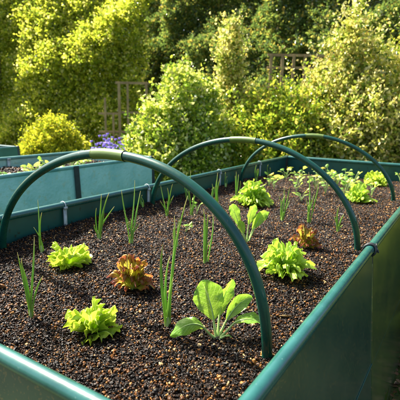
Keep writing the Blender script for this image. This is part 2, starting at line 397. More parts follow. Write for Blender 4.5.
RZ, RR = .108, .0114     # rail centre height, radius
def raised_bed(name, label, x0, x1, y0, y1, rail_m, mats, flare=.054, group=None, split=None):
    """x0..x1, y0..y1 are the rail centre lines; mats = (front, right, back, left) panel materials"""
    t = thing(name, label, 'raised bed', ((x0+x1)/2, (y0+y1)/2, GROUND), group)
    off = np.array([-(x0+x1)/2, -(y0+y1)/2, -GROUND])
    q = {k: np.array(v) for k, v in dict(a=(x0, y0, RZ), b=(x1, y0, RZ), c=(x1, y1, RZ), d=(x0, y1, RZ)).items()}
    ex = {'a': (-1, -1), 'b': (1, -1), 'c': (1, 1), 'd': (-1, 1)}
    foot = {k: q[k] + np.array([ex[k][0]*flare, ex[k][1]*flare, GROUND-RZ+.003]) for k in q}
    for s, e, m, sd in (('a', 'b', mats[0], 1), ('b', 'c', mats[1], 2), ('c', 'd', mats[2], 3), ('d', 'a', mats[3], 4)):
        d = norm(q[e]-q[s]); A = q[s] + d*RR*1.2; B = q[e] - d*RR*1.2
        nn = max(2, int(np.linalg.norm(B-A)/.08)); L = np.linspace(0, 1, nn)[:, None]
        wob = Noise(4, 6, sd + int(abs(x0)*100))
        line = A + (B-A)*L; line[:, 2] += .0012*wob(line)
        MB().tube(line + off, RR, 20).build('rail', rail_m, t)
        dn = np.array([0, 0, -RR*.6])
        a0, a1, f0 = q[s] + d*.004 + dn, q[e] - d*.004 + dn, foot[s] + d*.004
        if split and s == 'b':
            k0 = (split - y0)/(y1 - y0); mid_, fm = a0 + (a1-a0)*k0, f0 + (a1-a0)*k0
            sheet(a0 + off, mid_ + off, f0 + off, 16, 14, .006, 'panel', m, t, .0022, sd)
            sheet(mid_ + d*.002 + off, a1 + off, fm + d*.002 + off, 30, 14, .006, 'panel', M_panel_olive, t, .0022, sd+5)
        else:
            sheet(a0 + off, a1 + off, f0 + off, 40, 14, .006, 'panel', m, t, .0022, sd)
    for k in q:     # corner posts with a ball joint on top
        mb = MB(); mb.tube([foot[k] + off, q[k] + off + np.array([0, 0, .004])], [RR*1.15, RR*1.15], 16)
        zz = np.linspace(-1, 1, 9); mb.tube([q[k] + off + np.array([0, 0, a*RR*1.3]) for a in zz], np.sqrt(np.maximum(1-zz**2, .02))*RR*1.35, 16)
        mb.build('corner_post', M_dark if k in 'cd' else rail_m, t)
    return t, off

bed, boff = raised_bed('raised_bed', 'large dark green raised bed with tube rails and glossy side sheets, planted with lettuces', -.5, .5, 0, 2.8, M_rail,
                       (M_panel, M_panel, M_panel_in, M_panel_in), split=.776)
def bed_part(mb, name, mat): return mb.build(name, mat, bed, loc=tuple(boff))
# white joining strips inside the left panel
for y in (.165, .671, 1.129, 1.762, 2.3):
    mb = MB(); mb.box((-.4935, y-.0065, -.02), (-.4895, y+.0065, RZ-.011)); mb.box((-.4935, y-.0065, RZ-.011), (-.4835, y+.0065, RZ-.003))
    a = np.linspace(-.35, 2.6, 8); mb.tube(np.stack([-.5+.0140*np.cos(a), 0*a+y, RZ+.0140*np.sin(a)], 1), .0022, 6)
    bed_part(mb, 'joining_strip', M_clip)
# black tie round the right rail, with the cord hanging from it, and the cord along the panel
a = np.linspace(0, 2*math.pi, 25)
mb = MB()
for dy in (-.005, 0, .005): mb.tube(np.stack([.5+.0143*np.cos(a), .776+dy+.003*np.sin(a*2), RZ+.0143*np.sin(a)], 1), .0026, 8, cap=False)
mb.tube(bez([(.512, .776, RZ+.006), (.518, .772, RZ+.006), (.520, .774, RZ-.004)], 7), .0022, 8); mb.tube(bez([(.511, .781, RZ+.008), (.514, .785, RZ+.013), (.511, .789, RZ+.013)], 7), .0018, 8)
bed_part(mb, 'tie', M_dark)
px = lambda z: .5 - .1016*(z-.11) + .0045
zz = np.linspace(.095, GROUND+.01, 12)
bed_part(MB().tube(np.stack([px(zz), .776+.004*np.sin(zz*9), zz], 1), .0017, 6), 'hanging_cord', M_dark)
yy = np.linspace(-.03, 2.83, 60)
zc = -.185 - .05*np.clip((.757-yy)/.16, 0, 1)**1.2*0 + .006*np.sin(yy*3)
bed_part(MB().tube(np.stack([px(zc)+.001, yy, zc], 1), .0014, 6), 'side_cord', M_cord)

bed2, b2off = raised_bed('raised_bed', 'long pale teal raised bed left of the hooped bed with black strap on its side', -1.98, -1.26, -.6, 2.10, M_rail_pale, (M_panel_teal,)*4, .03)
mb = MB(); zz = np.linspace(RZ+.01, GROUND, 10); xx = -1.26 + .0175 + .0575*(RZ-zz)
for k in range(9):
    z1, z0 = zz[k], zz[k+1]; mb.add([(xx[k], 1.375, z1), (xx[k], 1.41, z1), (xx[k+1], 1.41, z0), (xx[k+1], 1.375, z0), (xx[k]-.005, 1.375, z1), (xx[k]-.005, 1.41, z1), (xx[k+1]-.005, 1.41, z0), (xx[k+1]-.005, 1.375, z0)],
           [(0, 1, 2, 3), (7, 6, 5, 4), (0, 3, 7, 4), (1, 5, 6, 2)])
mb.build('strap', M_dark, bed2, smooth=False, loc=tuple(b2off))
mb = MB(); mb.box((-1.9735, 1.43, .0), (-1.969, 1.452, RZ-.008)); mb.box((-1.9735, 1.43, RZ-.008), (-1.962, 1.452, RZ+.001)); mb.build('joining_strip', M_clip, bed2, loc=tuple(b2off))
bed3, _ = raised_bed('raised_bed', 'distant teal raised bed at the left edge before the yellow bush', -3.45, -2.72, .3, 2.03, M_rail, (M_panel_in,)*4, .03)

# ------------------------------------------------------------------ compost
ico_V, ico_F = None, None
def ico():
    t = (1+5**.5)/2
    V = norm(np.array([(-1,t,0),(1,t,0),(-1,-t,0),(1,-t,0),(0,-1,t),(0,1,t),(0,-1,-t),(0,1,-t),(t,0,-1),(t,0,1),(-t,0,-1),(-t,0,1)], float))
    F = np.array([(0,11,5),(0,5,1),(0,1,7),(0,7,10),(0,10,11),(1,5,9),(5,11,4),(11,10,2),(10,7,6),(7,1,8),(3,9,4),(3,4,2),(3,2,6),(3,6,8),(3,8,9),(4,9,5),(2,4,11),(6,2,10),(8,6,7),(9,8,1)])
    return V, F
IV, IF = ico()
sn = Noise(9, 10, 11); sn2 = Noise(40, 10, 12)
def soil_h(x, y):
    p = np.stack([x, y, 0*x], -1); bank = .046*np.exp(-((x+.5)/.09)**2)*np.clip((2.7-y)/.8, 0, 1)      # compost banked against the left panel
    return .0105*sn(p) + .0060*sn2(p) - .008 + bank
def compost(name, label, x0, x1, y0, y1, z0, n, smin, smax, fine=0):
    nx, ny = int((x1-x0)/.012), int((y1-y0)/.012)
    X, Y = np.meshgrid(np.linspace(x0, x1, nx), np.linspace(y0, y1, ny)); V = np.stack([X, Y, z0 + soil_h(X, Y)], -1).reshape(-1, 3)
    i, j = np.meshgrid(np.arange(ny-1), np.arange(nx-1), indexing='ij'); b = (i*nx+j).ravel()
    BF = np.stack([b, b+1, b+nx+1, b+nx], 1)
    BF = np.concatenate([BF[:, [0, 1, 2]], BF[:, [0, 2, 3]]])
    gx = rng.uniform(x0+.004, x1-.004, n); gy = rng.uniform(y0+.004, y1-.004, n)
    s = smin + (smax-smin)*rng.uniform(0, 1, n)**2.6
    big = rng.uniform(0, 1, n) < .006; s[big] *= rng.uniform(1.2, 1.5, big.sum())
    c = np.stack([gx, gy, z0 + soil_h(gx, gy) + s*rng.uniform(-.2, .9, n)], -1)
    if fine:
        m2 = fine; fy = y0+.004 + (y1-y0-.008)*rng.uniform(0, 1, m2)**1.6; fx = rng.uniform(x0+.004, x1-.004, m2); fs = rng.uniform(.0010, .0024, m2)
        c = np.concatenate([c, np.stack([fx, fy, z0 + soil_h(fx, fy) + fs*rng.uniform(.2, 2.2, m2)], -1)]); s = np.concatenate([s, fs]); n += m2
    A = rng.normal(size=(n, 3, 3)); Q, _ = np.linalg.qr(A)
    sc = np.stack([s*rng.uniform(.9, 1.5, n), s*rng.uniform(.75, 1.15, n), s*rng.uniform(.6, 1.0, n)], -1)
    bark = rng.uniform(0, 1, n) < .004; sc[bark] *= np.stack([rng.uniform(1.8, 3.2, bark.sum()), rng.uniform(1.1, 1.9, bark.sum()), rng.uniform(.5, .8, bark.sum())], -1)
    fib = rng.uniform(0, 1, n) < .03; sc[fib] *= np.stack([rng.uniform(1.8, 3.2, fib.sum()), rng.uniform(.3, .5, fib.sum()), rng.uniform(.3, .5, fib.sum())], -1)
    G = IV[None]*rng.uniform(.66, 1.24, (n, 12, 1))
    G = np.einsum('nij,nvj->nvi', Q, G*sc[:, None]) + c[:, None]
    GF = (np.arange(n)*12)[:, None, None] + IF[None] + len(V)
    Vt = np.concatenate([V, G.reshape(-1, 3)]); Ft = np.concatenate([BF, GF.reshape(-1, 3)])
    mi = np.concatenate([np.zeros(len(BF), int), np.ones(n*20, int)])
    o = fast_mesh(name, Vt, Ft, None, None, smooth=True, mats=[M_soilbase, M_grain], midx=mi)
    sm = np.concatenate([np.ones(len(BF), bool), np.repeat(rng.uniform(0, 1, n) < .55, 20)])
    o.data.polygons.foreach_set('use_smooth', sm[:len(o.data.polygons)])
    return tag(o, label, 'compost', kind='stuff')
compost('compost', 'dark crumbly compost filling the hooped raised bed', -.4915, .4915, .0085, 2.7915, 0, 118000, .0019, .0047, 100000)
compost('compost', 'dark compost in the pale teal raised bed', -1.968, -1.272, -.55, 2.09, .045, 12000, .004, .011)
compost('compost', 'dark compost in the distant teal raised bed', -3.43, -2.74, .33, 2.0, .04, 3000, .005, .012)
def on_soil(x, y, z=0): return float(z + soil_h(np.array([x]), np.array([y]))[0])

# ------------------------------------------------------------------ hoops
def hoop(y, H, hl, hr, el_, er_, skew, tilt, x0, label):
    # hand-bent pipes: each a little lopsided and leaning
    t = np.linspace(0, math.pi, 120); c, s = np.cos(t), np.sin(t)
    e = np.where(c < 0, el_, er_); half = np.where(c < 0, hl, hr)
    x = x0 + half*np.sign(c)*np.abs(c)**(2/e); z = H*s**(2/e)
    P = np.stack([x, -skew*x + tilt*z, z], 1)
    P = np.concatenate([[P[0] + np.array([0, 0, -.08])], P, [P[-1] + np.array([0, 0, -.08])]])
    r = thing('hoop', label, 'hoop', (0, y, 0), 'hoops over the raised bed')
    MB().tube(P, .0100, 20).build('pipe', M_hoop, r)
    k = (P[:, 2] > 0) & (np.abs(P[:, 0] - x0) < .052)
    Q = P[k]; mb = MB().tube(Q, .0114, 20, cap=False)
    for e_ in (Q[0], Q[-1]):      # rolled ends of the sleeve
        d = norm(Q[1]-Q[0]) if e_ is Q[0] else norm(Q[-1]-Q[-2])
        mb.tube([e_-d*.001, e_+d*.001], [.0117, .0117], 20)
    mb.build('sleeve', M_sleeve, r)
hoop(.3935, .347, .5235, .3631, 1.7179, 2.4179, .0614, -.1375, .0466, 'nearest green hoop, its right foot beside the big spinach plant')
hoop(1.1255, .3404, .4632, .4156, 1.9423, 1.9882, .0249, -.1219, -.0123, 'middle green hoop, crossing behind the nearest hoop')
hoop(2.0417, .3193, .4294, .4162, 2.0338, 1.8442, -.0975, -.1359, -.0457, 'farthest green hoop, close to the back rail of the bed')

# ------------------------------------------------------------------ salad plants
def blade(spine, wfun, side, nu, cup=.0, ruff=0., rfreq=9, seed=0, lobe=0., lfreq=7, edge_up=0.):
    """leaf grid along spine (n,3); returns V,F,UV"""
    r = np.random.default_rng(seed)
    n = len(spine); T = norm(np.gradient(spine, axis=0)); side = np.asarray(side, float)
    Sd = norm(side - T*(T @ side)[:, None]); Nn = np.cross(Sd, T)
    v = np.linspace(0, 1, n); u = np.linspace(-1, 1, nu)
    w = np.array([wfun(a) for a in v])
    L = np.linalg.norm(np.diff(spine, axis=0), axis=1).sum()
    ph = r.uniform(0, 6.28, 4)
    lob = 1 + lobe*np.sin(v*lfreq*6.28 + ph[0])[:, None]*np.abs(u)[None]**2
    lob = lob + lobe*.5*np.sin(v*lfreq*2.3*6.28 + ph[3])[:, None]*np.abs(u)[None]**3
    X = u[None]*w[:, None]*lob
    sgn = np.where(u < 0, 1.0, -1.0)[None]
    wave = np.sin(v[:, None]*rfreq*6.28 + ph[1]*1.0 + sgn*ph[2]) + .6*np.sin(v[:, None]*rfreq*1.9*6.28 + ph[2] - sgn*ph[0])
    Z = cup*np.abs(u)[None]**2*w[:, None] + ruff*L*wave*np.abs(u)[None]**2.2*np.minimum(1, v*2.2)[:, None]
    Tm = ruff*L*.6*np.sin(np.abs(u)[None]*5 + v[:, None]*rfreq*5 + ph[0])*(v[:, None] > .8)*np.abs(u)[None]
    V = spine[:, None] + Sd[:, None]*X[..., None] + Nn[:, None]*Z[..., None] + T[:, None]*Tm[..., None]
    i, j = np.meshgrid(np.arange(n-1), np.arange(nu-1), indexing='ij'); b = (i*nu+j).ravel()
    F = np.stack([b, b+1, b+nu+1, b+nu], 1)
    U = np.stack([np.tile((u+1)/2, n), np.repeat(v, nu)], 1)
    return V.reshape(-1, 3), F, U

def fan(spine, side, width, seed, ruff=.06, k=11, lobe=.14, m=9, phi=1.15, nphi=45, nrho=11, curl=.2):
    """leaf spread like a fan from its foot, with a frilled lobed rim"""
    r = np.random.default_rng(seed); p = r.uniform(0, 6.28, 6)
    n = len(spine); L = np.linalg.norm(np.diff(spine, axis=0), axis=1).sum()
    T = norm(np.gradient(spine, axis=0)); Sd = norm(side - T*(T @ side)[:, None]); Nn = np.cross(Sd, T)
    f = np.linspace(-phi, phi, nphi)[None]; q = np.linspace(0.03, 1, nrho)[:, None]
    Rf = (1 + lobe*np.sin(m*f + p[0]) + lobe*.6*np.sin(2.1*m*f + p[1])) * (1 - .18*(np.abs(f)/phi)**3)
    rad = q*(1 + (Rf-1)*q**2)
    s_ = np.clip(rad*np.cos(f*.92), 0, 1.12); x = rad*np.sin(f)*width*L
    idx = np.clip(s_, 0, .999)*(n-1); i0 = np.floor(idx).astype(int); fr = (idx-i0)[..., None]; i1 = np.minimum(i0+1, n-1)
    C = spine[i0]*(1-fr) + spine[i1]*fr + T[-1]*(np.clip(s_-.999, 0, 1)*L)[..., None]
    A = Sd[i0]; B = Nn[i0]; TT = T[i0]
    w = np.sin(k*f + p[2]) + .55*np.sin(2.1*k*f + p[3]) + .16*np.sin(3.2*k*f + p[4])
    z = ruff*L*q**2.6*w + curl*x**2/(width*L+1e-6) + .02*L*np.sin(7*q + 3*f + p[5])
    t2 = ruff*L*.45*q**3*np.cos(k*f + p[2] + .8)
    V = C + A*x[..., None] + B*z[..., None] + TT*t2[..., None]
    i, j = np.meshgrid(np.arange(nrho-1), np.arange(nphi-1), indexing='ij'); b = (i*nphi+j).ravel()
    F = np.stack([b, b+1, b+nphi+1, b+nphi], 1)
    U = np.stack([np.broadcast_to(.5 + .5*np.sin(f)*q/max(.6, math.sin(phi)), (nrho, nphi)).ravel(), np.broadcast_to(q*np.cos(f*.5), (nrho, nphi)).ravel()], 1)
    return V.reshape(-1, 3), F, U

def rosette(name, label, x, y, R, H, nl, mat, seed, kind='frilly', group=None, cat='lettuce'):
    r = np.random.default_rng(seed)
    z = on_soil(x, y)
    t = thing(name, label, cat, (x, y, z), group)
    mb = MB()
    for k in range(nl):
        f = (k + .5)/nl                    # 0 outer .. 1 heart
        a = k*2.39996 + r.uniform(-.3, .3)
        d = np.array([math.cos(a), math.sin(a), 0]); s = np.array([-math.sin(a), math.cos(a), 0])
        reach = R*(1.0 - .70*f**1.1)*r.uniform(.74, 1.12); top = H*(.30 + .70*f**.75)*r.uniform(.62, 1.18)
        if kind == 'oak':
            top = H*(.30 + .70*f**.8)*r.uniform(.62, 1.15)
        P0 = np.array([0, 0, -.002]) + d*.004
        sp = bez([P0, P0 + d*reach*.35 + UP*top*.55, d*reach*.75 + UP*top*1.08, d*reach*1.02 + UP*top*(.72 if f < .6 else .92)], 15)
        L = np.linalg.norm(np.diff(sp, axis=0), axis=1).sum()
        if kind == 'frilly':
            V, F, U = fan(sp, s, .95, seed*50+k, ruff=.095, k=14, lobe=.045, m=15, phi=1.30, nphi=131, nrho=16)
        elif kind == 'loose':
            V, F, U = fan(sp, s, .50, seed*50+k, ruff=.075, k=13, lobe=.24, m=9, phi=1.0, nphi=91, nrho=13, curl=.3)
        else:
            V, F, U = fan(sp, s, .46, seed*50+k, ruff=.065, k=10, lobe=.22, m=8, phi=1.05, nphi=71, nrho=12, curl=.35)
        mb.add(V, F, U)
    mb.build('leaves', mat, t)
    MB().tube([(0, 0, -.012), (0, 0, .004), (0, 0, .016)], [.006, .0065, .005], 10).build('stem', M_stalk, t)
    return t

LG = 'lettuce plants in the compost'
rosette('green_lettuce', 'frilly lime green lettuce nearest the front rail, in front of the red lettuce', .069, .262, .053, .062, 13, M_lettuce, 12, group=LG)
rosette('green_lettuce', 'frilly lime green lettuce between the left panel and the red lettuce', -.262, .487, .068, .076, 10, M_lettuce, 2, group=LG)
rosette('green_lettuce', 'tall bushy light green oak-leaf lettuce between the spinach and the middle hoop foot', .283, .768, .078, .098, 34, M_oak, 3, 'oak', group=LG)
rosette('green_lettuce', 'yellow green bushy lettuce behind the upright spinach, under the middle hoop', -.196, 1.565, .098, .118, 34, M_oak, 4, 'oak', group=LG)
rosette('red_lettuce', 'red and bronze frilly lettuce with yellow heart, larger of the two red ones', -.007, .470, .055, .082, 20, M_red, 5, 'loose', group=LG)
rosette('red_lettuce', 'small dull red lettuce just behind the bushy oak-leaf lettuce', .250, 1.055, .054, .070, 18, M_red, 6, 'loose', group=LG)
rosette('green_lettuce', 'loose young lettuce sprig far back, seen just left of the middle hoop', .231, 1.90, .075, .095, 22, M_oak, 8, 'oak', group=LG)
rosette('green_lettuce', 'small yellow green lettuce near the right foot of the farthest hoop', .194, 2.60, .072, .082, 15, M_lettuce, 9, group=LG)

def spinach(label, x, y, specs, seed):
    """specs: (stalk control points in (lateral, away, up), blade end, width, side tilt)"""
    z = on_soil(x, y)
    t = thing('spinach_plant', label, 'spinach', (x, y, z), 'spinach plants')
    W3 = lambda q: CAM_R*q[0] + CAM_F*q[1] + UP*q[2]
    for k, (stalk, bl, width, facing, cup) in enumerate(specs):
        st = bez([W3(q) for q in stalk], 12); sp = bez([W3(q) for q in bl], 22)
        L = np.linalg.norm(np.diff(sp, axis=0), axis=1).sum()
        wf = lambda v: width*.5*(.08 + .94*np.sin(np.pi*min(1, max(0, v))**1.28)**.66 if v < .995 else .10)
        V, F, U = blade(sp, wf, W3(facing), 17, cup=cup*1.3, ruff=.030, rfreq=2.4, seed=seed*20+k, lobe=.03, lfreq=3)
        mb = MB(); mb.add(V, F, U)
        lf = mb.build('leaf', M_spin, t)
        MB().tube(st, np.linspace(.0030, .0019, 12), 9).build('stalk', M_stalk, lf)
        MB().tube(sp[:14] - norm(np.cross(W3(facing), sp[1]-sp[0]))*0, np.linspace(.0018, .0006, 14), 6).build('midrib', M_stalk, lf)
    return t
# lateral (picture right), away, up
spinach('large broad-leaved spinach plant at the foot of the nearest hoop', .300, .375, [
    ([(-.002, .004, 0), (-.006, .008, .02), (-.008, .010, .036)], [(-.008, .010, .034), (-.012, .014, .062), (-.022, .022, .092), (-.034, .020, .112)], .060, (1, .15, .1), .24),
    ([(.001, .008, 0), (.002, .016, .02), (.004, .022, .036)], [(.004, .022, .036), (.008, .034, .060), (.020, .044, .090), (.030, .040, .108)], .030, (.85, .5, -.2), .35),
    ([(.003, .002, 0), (.010, .004, .02), (.018, .006, .036)], [(.018, .006, .036), (.028, .010, .055), (.050, .016, .082), (.068, .010, .082)], .029, (.6, -.35, -.70), .40),
    ([(.004, -.002, 0), (.018, -.004, .018), (.032, -.006, .036)], [(.032, -.006, .036), (.048, -.010, .050), (.072, -.012, .052), (.092, -.012, .036)], .024, (.25, -.85, -.45), .30),
    ([(-.003, -.002, 0), (-.016, -.006, .010), (-.026, -.010, .026)], [(-.026, -.010, .026), (-.042, -.014, .046), (-.068, -.020, .040), (-.092, -.024, .016)], .032, (-.10, -.66, -.74), .25),
    ([(.002, -.004, 0), (.010, -.008, .006), (.014, -.010, .010)], [(.014, -.010, .010), (.018, -.012, .014), (.024, -.015, .014), (.029, -.016, .009)], .009, (.3, -.8, 0), .1),
], 1)
spinach('upright spinach plant with three spoon-shaped leaves, behind the nearest hoop', .065, .985, [
    ([(-.004, .0, 0), (-.016, .002, .025), (-.028, .004, .055)], [(-.028, .004, .053), (-.040, .006, .085), (-.052, .012, .122), (-.064, .002, .128)], .036, (.9, .3, .5), .30),
    ([(.000, .006, 0), (.0, .010, .03), (.004, .012, .060)], [(.004, .012, .058), (.006, .016, .085), (.014, .024, .120), (.022, .012, .132)], .036, (.85, .5, -.1), .28),
    ([(.004, .0, 0), (.014, .0, .025), (.024, .002, .050)], [(.024, .002, .048), (.034, .004, .075), (.052, .010, .112), (.070, -.002, .106)], .036, (.75, .1, -.6), .30),
    ([(-.002, -.003, 0), (-.008, -.006, .018), (-.014, -.008, .032)], [(-.014, -.008, .032), (-.02, -.01, .05), (-.024, -.012, .075), (-.032, -.016, .08)], .026, (.9, -.3, .3), .25),
    ([(.003, .004, 0), (.012, .012, .02), (.018, .016, .04)], [(.018, .016, .04), (.024, .02, .06), (.034, .026, .09), (.046, .024, .098)], .032, (.8, .4, -.3), .25),
], 2)

def onion(label, x, y, tips, seed, rad=.0023):
    r = np.random.default_rng(seed)
    z = on_soil(x, y)
    t = thing('spring_onion', label, 'spring onion', (x, y, z), 'spring onions in the compost')
    tips = list(tips) + [(tips[q % len(tips)][0] + r.uniform(-.014, .014), tips[q % len(tips)][1]*r.uniform(.35, .85)) for q in range(2 if len(tips) > 2 else 1)]
    for k, (lx, h) in enumerate(tips):
        dep = r.uniform(-.25, .25)*h
        tip = CAM_R*lx + CAM_F*dep + UP*h
        b0 = CAM_R*(.0045*((k % 3)-1) + r.uniform(-.0015, .0015)) + CAM_F*r.uniform(-.005, .005)
        mid = b0*.6 + tip*.42 + UP*h*.06 + CAM_R*r.uniform(-.014, .014) + CAM_F*r.uniform(-.01, .01)
        pts = bez([b0 - UP*.006, b0 + UP*h*.28, mid + UP*h*.12, tip], 18)
        v = np.linspace(0, 1, 18); rr = rad*(.85 + .4*np.sin(v*math.pi*.8))*np.sqrt(np.clip(1.03 - v**2.6, 0, 1))*r.uniform(.72, 1.05)*(.75 + .25*min(1, h/.15))
        MB().tube(pts, rr, 9).build('leaf', M_onion, t)
    MB().tube([(0, 0, -.012), (0, 0, .002), (0, 0, .012), (0, 0, .022)], np.array([.0045, .005, .0042, .003])*rad/.0026, 10).build('bulb', M_stalk, t)
    return t
onion('spring onion of three leaves nearest the front rail, left of the near green lettuce', -.074, .222, [(-.013, .151), (.009, .173), (.038, .103)], 1)
onion('two thin spring onion leaves beside the left foot of the nearest hoop', -.400, .498, [(-.011, .160), (.014, .129)], 2, .0023)
onion('four-leaved spring onion by the left panel, behind the left frilly lettuce', -.359, .70, [(0., .113), (.015, .158), (.043, .165), (.058, .117)], 3, .0023)
onion('branching spring onion directly behind the larger red lettuce', -.24, .728, [(-.029, .183), (.01, .21), (.029, .174), (.031, .073), (.002, .093)], 4)
onion('tallest spring onion, between the larger red lettuce and the nearest hoop', .185, .365, [(-.006, .195), (.012, .236), (.04, .284), (.008, .12)], 5, .0026)
onion('spreading spring onion at the left foot of the middle hoop', -.366, 1.097, [(-.029, .128), (.004, .128), (.025, .146), (.029, .095), (-.01, .07)], 6)
onion('spring onion with blue green leaves under the crown of the nearest hoop', .059, .723, [(-.012, .173), (.003, .158), (.018, .144)], 7, .0026)
onion('narrow upright spring onion just left of the upright spinach', -.326, 1.447, [(.001, .161), (.011, .142), (-.007, .103)], 8, .0026)
onion('spring onion standing between the yellow green lettuce and the far weeds', .04, 1.367, [(-.019, .112), (.001, .146), (.021, .147), (.033, .087), (.012, .11)], 9)
onion('tall slim spring onion behind the small dull red lettuce', .146, 1.401, [(-.019, .106), (-.006, .21), (.02, .194), (.012, .128), (.004, .09)], 10)
onion('short spring onion beside the right half of the middle hoop', .282, 1.344, [(-.011, .104), (.015, .072), (-.014, .052)], 11, .0028)
onion('sparse short onion sprout at the left panel between two white strips', -.47, 1.06, [(.002, .054), (-.008, .04)], 12, .003)
onion('tiny onion sprout left of the narrow upright onion', -.408, 1.537, [(-.001, .072), (.009, .057)], 13, .003)
onion('single thin onion shoot against the left panel far back', -.468, 1.783, [(-.001, .083), (.008, .06)], 14, .003)
onion('pair of thin onion shoots behind the yellow green lettuce', -.44, 2.134, [(-.004, .103), (.01, .078)], 15, .003)
onion('faint onion shoots in the back left corner of the bed', -.46, 2.377, [(-.01, .084), (.004, .063)], 16, .003)

onion('three thin onion shoots close behind the spreading spring onion', -.31, 1.20, [(-.012, .12), (.006, .15), (.018, .10)], 17, .0022)
onion('thin onion shoots against the left panel beyond the middle hoop foot', -.44, 1.36, [(-.008, .13), (.004, .11), (.014, .14)], 18, .0022)
onion('fine onion shoots just left of the yellow green lettuce', -.33, 1.66, [(-.008, .14), (.008, .12), (.016, .09)], 19, .0022)
onion('small onion tuft between the branching onion and the blue green onion', -.10, .80, [(-.01, .075), (.006, .10)], 20, .0020)
def seedling(label, x, y, h, spread, nl, seed, z0=0, group='seedlings in the compost'):
    r = np.random.default_rng(seed); z = on_soil(x, y, z0)
    t = thing('seedling', label, 'seedling', (x, y, z), group)
    mb = MB(); sb = MB(); sb.tube([(0, 0, -.006), (0, 0, h*.5)], [.0018, .0012], 6)
    for k in range(nl):
        a = k*2.4 + r.uniform(-.4, .4); d = np.array([math.cos(a), math.sin(a), 0]); s = np.array([-math.sin(a), math.cos(a), 0])
        hh = h*1.7*r.uniform(.45, 1.05); rr = spread*r.uniform(.55, 1.05)
        st = bez([UP*h*.15, UP*hh*.7 + d*rr*.25, d*rr*.55 + UP*hh*.9], 6); sb.tube(st, [.0011]*6, 5)
        up_ = r.uniform(-.1, .7); sp = bez([st[-1], st[-1] + d*rr*.3 + UP*hh*(.15+.3*up_), st[-1] + d*rr*r.uniform(.35, .75) + UP*hh*(.5*up_-.05)], 7); s = norm(s + UP*r.normal(0, .5))
        w = spread*r.uniform(.22, .36)
        V, F, U = blade(sp, lambda v: w*(.12 + .9*math.sin(math.pi*min(1, v**.85*.97))**.7), s, 7, cup=.25, ruff=.02, rfreq=2, seed=seed*9+k, lobe=.25, lfreq=3)
        mb.add(V, F, U)
    mb.build('leaves', M_seed, t); sb.build('stem', M_stalk, t)
sd = [(-.078, 2.324, .045, .05, 7, 'low leafy weed seedling left of the loose far lettuce sprig'), (-.121, 2.60, .05, .055, 7, 'weed seedling in the row before the back rail, behind the slim onion'),
      (.01, 2.344, .05, .05, 8, 'pale bushy weed seedling behind the middle hoop'), (-.02, 2.70, .045, .05, 6, 'small weed seedling close to the back rail'),
      (.045, 1.972, .05, .045, 7, 'round-leaved seedling right of the tall slim onion'), (-.068, 2.154, .05, .06, 8, 'spreading weed seedling behind the tall slim onion'),
      (-.275, 2.479, .05, .06, 7, 'broad-leaved weed seedling near the back panel, left of centre'), (-.197, 2.188, .05, .06, 7, 'green weed seedling behind the centre onion clump'),
      (-.36, 2.44, .055, .06, 7, 'pale green weed seedling beside the back left corner'), (.33, 2.65, .05, .05, 7, 'seedling by the right rail at the farthest hoop'),
      (-.313, 1.248, .04, .035, 5, 'tiny weed sprout between two onions near the left panel'), (.162, 1.925, .055, .05, 8, 'seedling touching the left side of the loose lettuce sprig'),
      (-.171, .954, .025, .03, 4, 'tiny sprout beside the tall onion under the nearest hoop'), (.06, 2.55, .045, .05, 6, 'seedling under the right arc of the farthest hoop'),
      (.095, 2.25, .045, .045, 6, 'yellowish seedling between the two far lettuces'), (-.12, 1.98, .04, .045, 6, 'small seedling behind the spring onion at the bed centre'),
      (-.02, 1.78, .04, .04, 6, 'small weed sprout right of the centre onion clump')]
for k, (x, y, h, s, n, lab) in enumerate(sd): seedling(lab, x, y, h, s, n, 100+k)
rs = np.random.default_rng(77)
for k in range(9):
    seedling('small pale weed seedling in the crowded patch before the back rail', -.33 + .62*((k*.618) % 1), 2.02 + .62*((k*.382 + .1) % 1), rs.uniform(.035, .055), rs.uniform(.04, .058), 7, 180+k)
# odds and ends in the teal bed
td = [(-1.55, 1.30, 'small red-tinged seedling in the teal bed near its black strap'), (-1.66, 1.50, 'leafy seedling in the middle of the teal bed'), (-1.50, 1.05, 'pale seedling at the near end of the teal bed'), (-1.72, 1.15, 'seedling by the far rail of the teal bed'),
      (-1.62, 1.78, 'seedling toward the far end of the teal bed'), (-1.48, 1.62, 'seedling close to the near rail of the teal bed')]
for k, (x, y, lab) in enumerate(td): seedling(lab, x, y, .05, .06, 6, 150+k, .045, 'seedlings in the teal bed')

for k in range(14):
    seedling('small leafy seedling among the many in the pale teal bed', -1.88 + .52*((k*.618 + .2) % 1), .75 + 1.25*((k*.382) % 1), rs.uniform(.035, .06), rs.uniform(.05, .075), 7, 220+k, .045, 'seedlings in the teal bed')
# ------------------------------------------------------------------ shrubs and hedges
def shoots(base, dirn, length, per, lsize, lw, droop=.0, spread=.9):
    """leafy shoots: arrays of bases and directions -> leaf positions and directions"""
    n = len(base); s = (np.arange(per)+.5)/per
    d = norm(dirn); a = norm(np.cross(d, rng.normal(size=(n, 3)))); b = np.cross(d, a)
    L = length*rng.uniform(.6, 1.3, (n, 1))
    P = base[:, None] + d[:, None]*(L*s[None])[..., None]
    th = np.arange(per)*2.4 + rng.uniform(0, 6.28, (n, 1))
    rad = a[:, None]*np.cos(th)[..., None] + b[:, None]*np.sin(th)[..., None]
    D = norm(rad*spread + d[:, None]*.55 + rng.normal(0, .25, (n, per, 3)) + UP*(.12-droop))
    sz = lsize*rng.uniform(.6, 1.25, (n, per))*(1.08-.45*s[None])
    side = d[:, None]*1.0 + UP*.5 + rng.normal(0, .45, (n, per, 3))
    side = np.cross(D, side)
    V, F = leaves(P.reshape(-1, 3), D.reshape(-1, 3), sz.ravel(), sz.ravel()*lw, .18, side=side.reshape(-1, 3), curl=.12)
    return V, F

